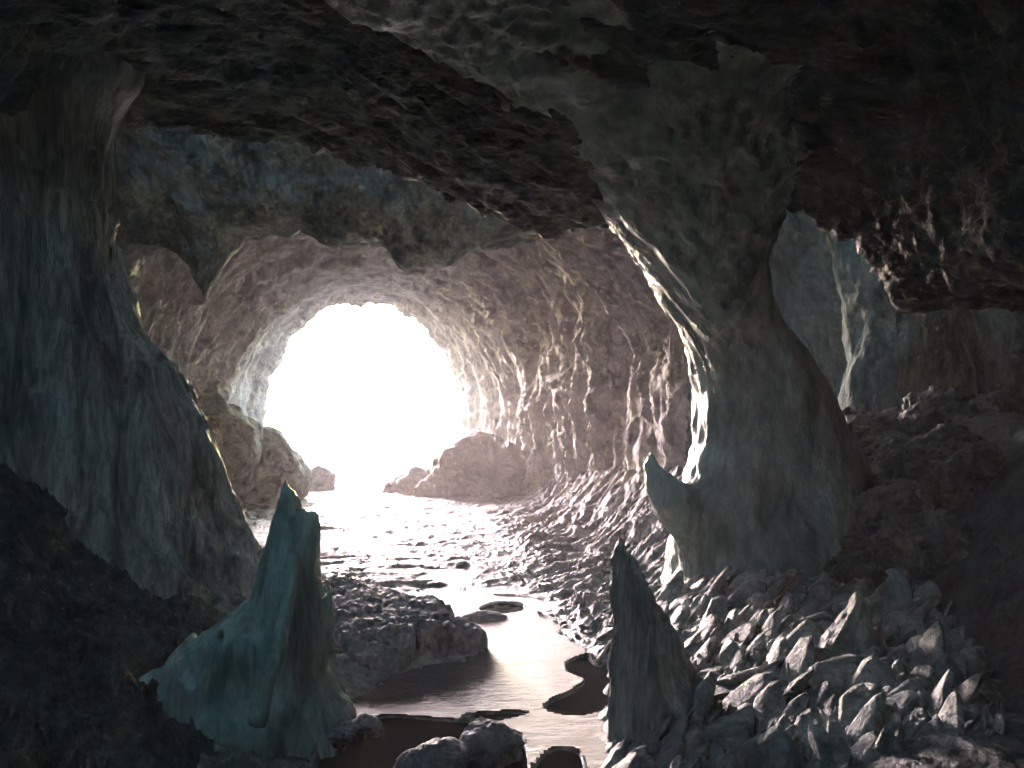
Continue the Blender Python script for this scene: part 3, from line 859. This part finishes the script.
# ------------------------------------------------------------------ fluted ledge in the stream
def build_ledge():
    h = 0.018
    X, Y, Z = grid((-2.4, 7.3, -0.12), (0.05, 10.2, 0.62), h)
    # front line in plan (pixel, row where the face meets the water)
    fl = [G(392, 682), (G(405, 668)), G(418, 660), G(440, 657), G(462, 655), G(484, 650)]
    fx = [p[0] for p in fl]; fy = [p[1] for p in fl]
    x2, y2 = X[:, :, 0].astype(float), Y[:, :, 0].astype(float)
    out = [G(380, 700), G(396, 678), G(414, 662), G(445, 658), G(470, 656), G(484, 650), G(476, 640), G(452, 630), G(425, 622), G(396, 612), G(362, 603), G(338, 603), G(328, 628), G(338, 660), G(358, 690)]
    sd = poly_sd(x2, y2, smooth_poly(out, 4))
    flute = 0.06 * (ridged(x2 * 4.2, y2 * 4.2, x2 * 0 + 4, 4, 0.55) - 0.6) + 0.05 * fbm(x2 * 2, y2 * 2, x2 * 0 + 9, 3)
    top = 0.09 + 0.15 * S((-0.15 - x2) / 0.7) * S((y2 - 6.9) / 1.0) * (1 - 0.6 * S((y2 - 8.9) / 0.9)) + 0.06 * (ridged(x2 * 2.6, y2 * 3.4, x2 * 0 + 5, 5, 0.6) - 0.7)
    f = smax((sd + flute)[:, :, None] + 0.12 * np.clip(Z, 0, 1), Z - np.maximum(top, 0.03)[:, :, None], 0.03)
    v, q = nets(f.astype(np.float32), X, Y, Z)
    nr = vnormals(v, q); x, y, z = v.T
    d = 0.035 * (ridged(x * 6, y * 6, z * 1.2, 5, 0.6) - 0.7) + 0.008 * fbm(x * 22, y * 22, z * 12, 3)
    v = v + nr * d[:, None]
    o = mesh('rock_ledge', v, q, M['boulder'], (-1.1, 8.6, 0))
    tag(o, 'low rock ledge with a dark fluted face jutting into the stream', 'rock ledge')


build_ledge()


# ------------------------------------------------------------------ scree of slate shards
def shard_mesh(k):
    r = np.random.RandomState(40 + k)
    import bmesh
    bm = bmesh.new()
    n = 9
    pts = []
    for i in range(n):
        a = 2 * math.pi * i / n + r.uniform(-.25, .25)
        rr = r.uniform(0.75, 1.0)
        x, y = math.cos(a) * 0.52 * rr, math.sin(a) * 1.0 * rr
        if y > 0: x *= 1 - 0.25 * y
        pts.append((x, y))
    for z, s in ((-0.14, 0.92), (0.02, 1.0), (0.13, 0.72 + 0.1 * r.rand())):
        for x, y in pts:
            bm.verts.new((x * s + r.uniform(-.03, .03), y * s + r.uniform(-.04, .04), z + r.uniform(-.05, .05) + 0.06 * y))
    res = bmesh.ops.convex_hull(bm, input=bm.verts)
    bmesh.ops.delete(bm, geom=[g for g in res['geom_interior'] if isinstance(g, bmesh.types.BMVert)], context='VERTS')
    bmesh.ops.bevel(bm, geom=list(bm.edges), offset=0.018, segments=1, affect='EDGES', clamp_overlap=True)
    me = bpy.data.meshes.new('stone_shard'); bm.to_mesh(me); bm.free()
    me.materials.append(M['shard'])
    return me


SH = [shard_mesh(k) for k in range(7)]
from mathutils import Vector, Matrix


def scatter():
    r = random.Random(11)
    poly = np.array([(600, 745), (612, 640), (640, 590), (690, 566), (760, 556), (890, 548), (935, 600), (975, 700), (980, 790), (740, 800), (610, 790)], float)
    got = []
    tries = 0
    while len(got) < 299 and tries < 30000:
        tries += 1
        d = math.sqrt(r.uniform(4.3 ** 2, 8.7 ** 2)); px = r.uniform(592, 985)
        x = (px - CX) / F * d
        z = float(ground_h(np.array([x]), np.array([d]), False)[0][0])
        py = HZ - (z - H) / d * F
        if poly_sd(np.array([px]), np.array([py]), poly)[0] > 0: continue
        s = r.uniform(0.12, 0.29) * (0.75 + 0.05 * d)
        if any((x - a) ** 2 + (d - b) ** 2 < (0.33 * (s + c)) ** 2 for a, b, c in got): continue
        got.append((x, d, s))
    xs = np.array([g[0] for g in got]); ds = np.array([g[1] for g in got])
    z0 = ground_h(xs, ds)[0]
    first = {}
    for k, (x, d, s) in enumerate(got):
        m = r.randrange(len(SH))
        if m in first: o = first[m].copy()
        else: o = bpy.data.objects.new('stone_shard', SH[m]); first[m] = o
        COL.objects.link(o)
        # long axis up the slope to the right, tipped like fallen tiles
        az = math.radians(r.gauss(-40, 15)); tilt = math.radians(r.gauss(27, 12)); roll = math.radians(r.gauss(-22, 16))
        R = Matrix.Rotation(az, 4, 'Z') @ Matrix.Rotation(tilt, 4, 'X') @ Matrix.Rotation(roll, 4, 'Y')
        o.matrix_world = Matrix.Translation((x, d, float(z0[k]) + 0.10 * s)) @ R @ Matrix.Diagonal((s * r.uniform(.8, 1.25), s * r.uniform(.85, 1.3), s * r.uniform(.5, 1.1), 1))
        tag(o, 'angular grey stone shard tipped among many on the scree below the right pillar', 'stone shard', 'stone shards of the scree')


scatter()

# ------------------------------------------------------------------ gravel on the near banks
def gravel():
    r = np.random.RandomState(21)
    t = (1 + 5 ** 0.5) / 2
    iv = np.array([(-1, t, 0), (1, t, 0), (-1, -t, 0), (1, -t, 0), (0, -1, t), (0, 1, t), (0, -1, -t), (0, 1, -t), (t, 0, -1), (t, 0, 1), (-t, 0, -1), (-t, 0, 1)], float) / 1.9
    it = np.array([(0, 11, 5), (0, 5, 1), (0, 1, 7), (0, 7, 10), (0, 10, 11), (1, 5, 9), (5, 11, 4), (11, 10, 2), (10, 7, 6), (7, 1, 8), (3, 9, 4), (3, 4, 2), (3, 2, 6), (3, 6, 8), (3, 8, 9), (4, 9, 5), (2, 4, 11), (6, 2, 10), (8, 6, 7), (9, 8, 1)])
    n = 9000
    d = np.sqrt(r.uniform(4.7 ** 2, 13.0 ** 2, n)); px = r.uniform(0, 960, n)
    x = (px - CX) / F * d
    h, sd = ground_h(x, d)
    clump = fbm(x * 1.1, d * 1.1, x * 0 + 3.7, 3)
    k = (sd > 0.03) & (clump > 0.05) & ((x > -1.7 - 0.12 * (d - 5)) | (d > 10)) & ((x < 2.6) | (d > 12))
    for pl in POOLW.values(): k &= poly_sd(x, d, pl) > 0.05
    x, d, h = x[k], d[k], h[k]
    V = []; Q = []
    for i in range(len(x)):
        s = 0.008 + 0.028 * r.rand() ** 2.5
        a = r.uniform(0, 6.28); c_, s_ = math.cos(a), math.sin(a)
        p = iv * (1 + 0.28 * r.normal(size=(12, 1))) * np.array([s * r.uniform(.8, 1.7), s, s * r.uniform(.5, .9)])
        p = np.stack([p[:, 0] * c_ - p[:, 1] * s_, p[:, 0] * s_ + p[:, 1] * c_, p[:, 2]], 1)
        V.append(p + (x[i], d[i], h[i] + 0.25 * s)); Q.append(it + 12 * i)
    o = mesh('gravel', np.concatenate(V), np.concatenate(Q), M['shard'], smooth=False)
    tag(o, 'scattered gravel and stone chips on the near banks', 'gravel', kind='stuff')


gravel()


def chips():
    r = np.random.RandomState(33)
    poly = np.array([(585, 790), (600, 640), (630, 585), (690, 560), (760, 552), (890, 545), (945, 600), (1000, 700), (1010, 800)], float)
    n = 6000
    d = np.sqrt(r.uniform(4.4 ** 2, 8.9 ** 2, n)); px = r.uniform(585, 1010, n); x = (px - CX) / F * d
    h, sd = ground_h(x, d)
    k = (poly_sd(px, HZ - (h - H) / d * F, poly) < 0) & (sd > 0.05)
    x, d, h = x[k][:2600], d[k][:2600], h[k][:2600]
    base = []
    for me in SH:
        co = np.zeros(len(me.vertices) * 3); me.vertices.foreach_get('co', co); me.calc_loop_triangles()
        tr = np.zeros(len(me.loop_triangles) * 3, np.int32); me.loop_triangles.foreach_get('vertices', tr)
        base.append((co.reshape(-1, 3), tr.reshape(-1, 3)))
    V = []; Q = []; o_ = 0
    for i in range(len(x)):
        co, tr = base[r.randint(len(base))]
        s_ = 0.025 + 0.065 * r.rand() ** 1.6
        R = (Matrix.Rotation(math.radians(r.normal(-40, 28)), 3, 'Z') @ Matrix.Rotation(math.radians(r.normal(34, 20)), 3, 'X') @ Matrix.Rotation(math.radians(r.normal(-20, 25)), 3, 'Y'))
        V.append((co * (s_ * r.uniform(.7, 1.3), s_ * r.uniform(.8, 1.4), s_ * r.uniform(.5, 1.1))) @ np.array(R).T + (x[i], d[i], h[i] + 0.2 * s_))
        Q.append(tr + o_); o_ += len(co)
    o = mesh('stone_chips', np.concatenate(V), np.concatenate(Q), M['shard'], smooth=False)
    tag(o, 'small flaky stone chips filling the scree between the larger shards', 'stone chips', kind='stuff')


chips()

# ------------------------------------------------------------------ haze
me = bpy.data.meshes.new('haze')
x0, x1, y0, y1, z0, z1 = -14.5, 13.5, -13, 36.8, -1.4, 12
me.from_pydata([(x0, y0, z0), (x1, y0, z0), (x1, y1, z0), (x0, y1, z0), (x0, y0, z1), (x1, y0, z1), (x1, y1, z1), (x0, y1, z1)], [],
               [(3, 2, 1, 0), (4, 5, 6, 7), (0, 1, 5, 4), (1, 2, 6, 5), (2, 3, 7, 6), (3, 0, 4, 7)])
hm = bpy.data.materials.new('pale_haze'); hm.use_nodes = True
nt = hm.node_tree; nt.nodes.clear()
out = nt.nodes.new('ShaderNodeOutputMaterial'); pv = nt.nodes.new('ShaderNodeVolumePrincipled')
pv.inputs['Color'].default_value = (0.95, 0.87, 0.875, 1); pv.inputs['Density'].default_value = 0.0034; pv.inputs['Anisotropy'].default_value = 0.35
nt.links.new(pv.outputs[0], out.inputs['Volume'])
me.materials.append(hm)
o = bpy.data.objects.new('haze', me); COL.objects.link(o)
tag(o, 'pale pink haze filling the cave', 'haze', kind='stuff')

# ------------------------------------------------------------------ light
SUN_EL, SUN_AZ = 14.0, -20.0                  # degrees; azimuth measured from +Y toward +X (negative = left)
el, az = math.radians(SUN_EL), math.radians(SUN_AZ)
to_sun = Vector((math.sin(az) * math.cos(el), math.cos(az) * math.cos(el), math.sin(el)))
w = bpy.data.worlds.new('World'); SC.world = w; w.use_nodes = True
nt = w.node_tree
sky = nt.nodes.new('ShaderNodeTexSky'); sky.sky_type = 'NISHITA'; sky.sun_disc = False
sky.sun_elevation = el; sky.sun_rotation = az
bg = nt.nodes['Background']; bg.inputs['Strength'].default_value = 0.11
sky.air_density = 1.0; sky.dust_density = 0.8; sky.ozone_density = 1.5
tint = nt.nodes.new('ShaderNodeMix'); tint.data_type = 'RGBA'; tint.blend_type = 'MULTIPLY'; tint.inputs[0].default_value = 1.0
tint.inputs[7].default_value = (0.90, 1.0, 0.86, 1)
nt.links.new(sky.outputs[0], tint.inputs[6]); nt.links.new(tint.outputs[2], bg.inputs['Color'])
sl = bpy.data.lights.new('sun', 'SUN'); sl.energy = 1.5; sl.angle = math.radians(24); sl.color = (1.0, 0.77, 0.87)
so = bpy.data.objects.new('sun', sl); COL.objects.link(so)
so.rotation_euler = (-to_sun).to_track_quat('-Z', 'Y').to_euler()

# ------------------------------------------------------------------ camera and render
cd = bpy.data.cameras.new('camera'); cam = bpy.data.objects.new('camera', cd); COL.objects.link(cam)
cam.location = (0, 0, H); cam.rotation_euler = (math.radians(90), 0, 0)
cd.sensor_width = 36; cd.lens = 36 * F / 1024; cd.shift_y = (HZ - 384) / 1024
cd.clip_start = 0.05; cd.clip_end = 5000
SC.camera = cam
SC.render.engine = 'CYCLES'
c = SC.cycles
c.use_denoising = True; c.max_bounces = 7; c.diffuse_bounces = 5; c.glossy_bounces = 3; c.volume_bounces = 1; c.transmission_bounces = 2
c.sample_clamp_indirect = 6; c.use_adaptive_sampling = True; c.adaptive_threshold = 0.03; c.caustics_reflective = False
SC.view_settings.view_transform = 'Standard'; SC.view_settings.look = 'None'
SC.view_settings.exposure = 4.8; SC.view_settings.gamma = 1.0
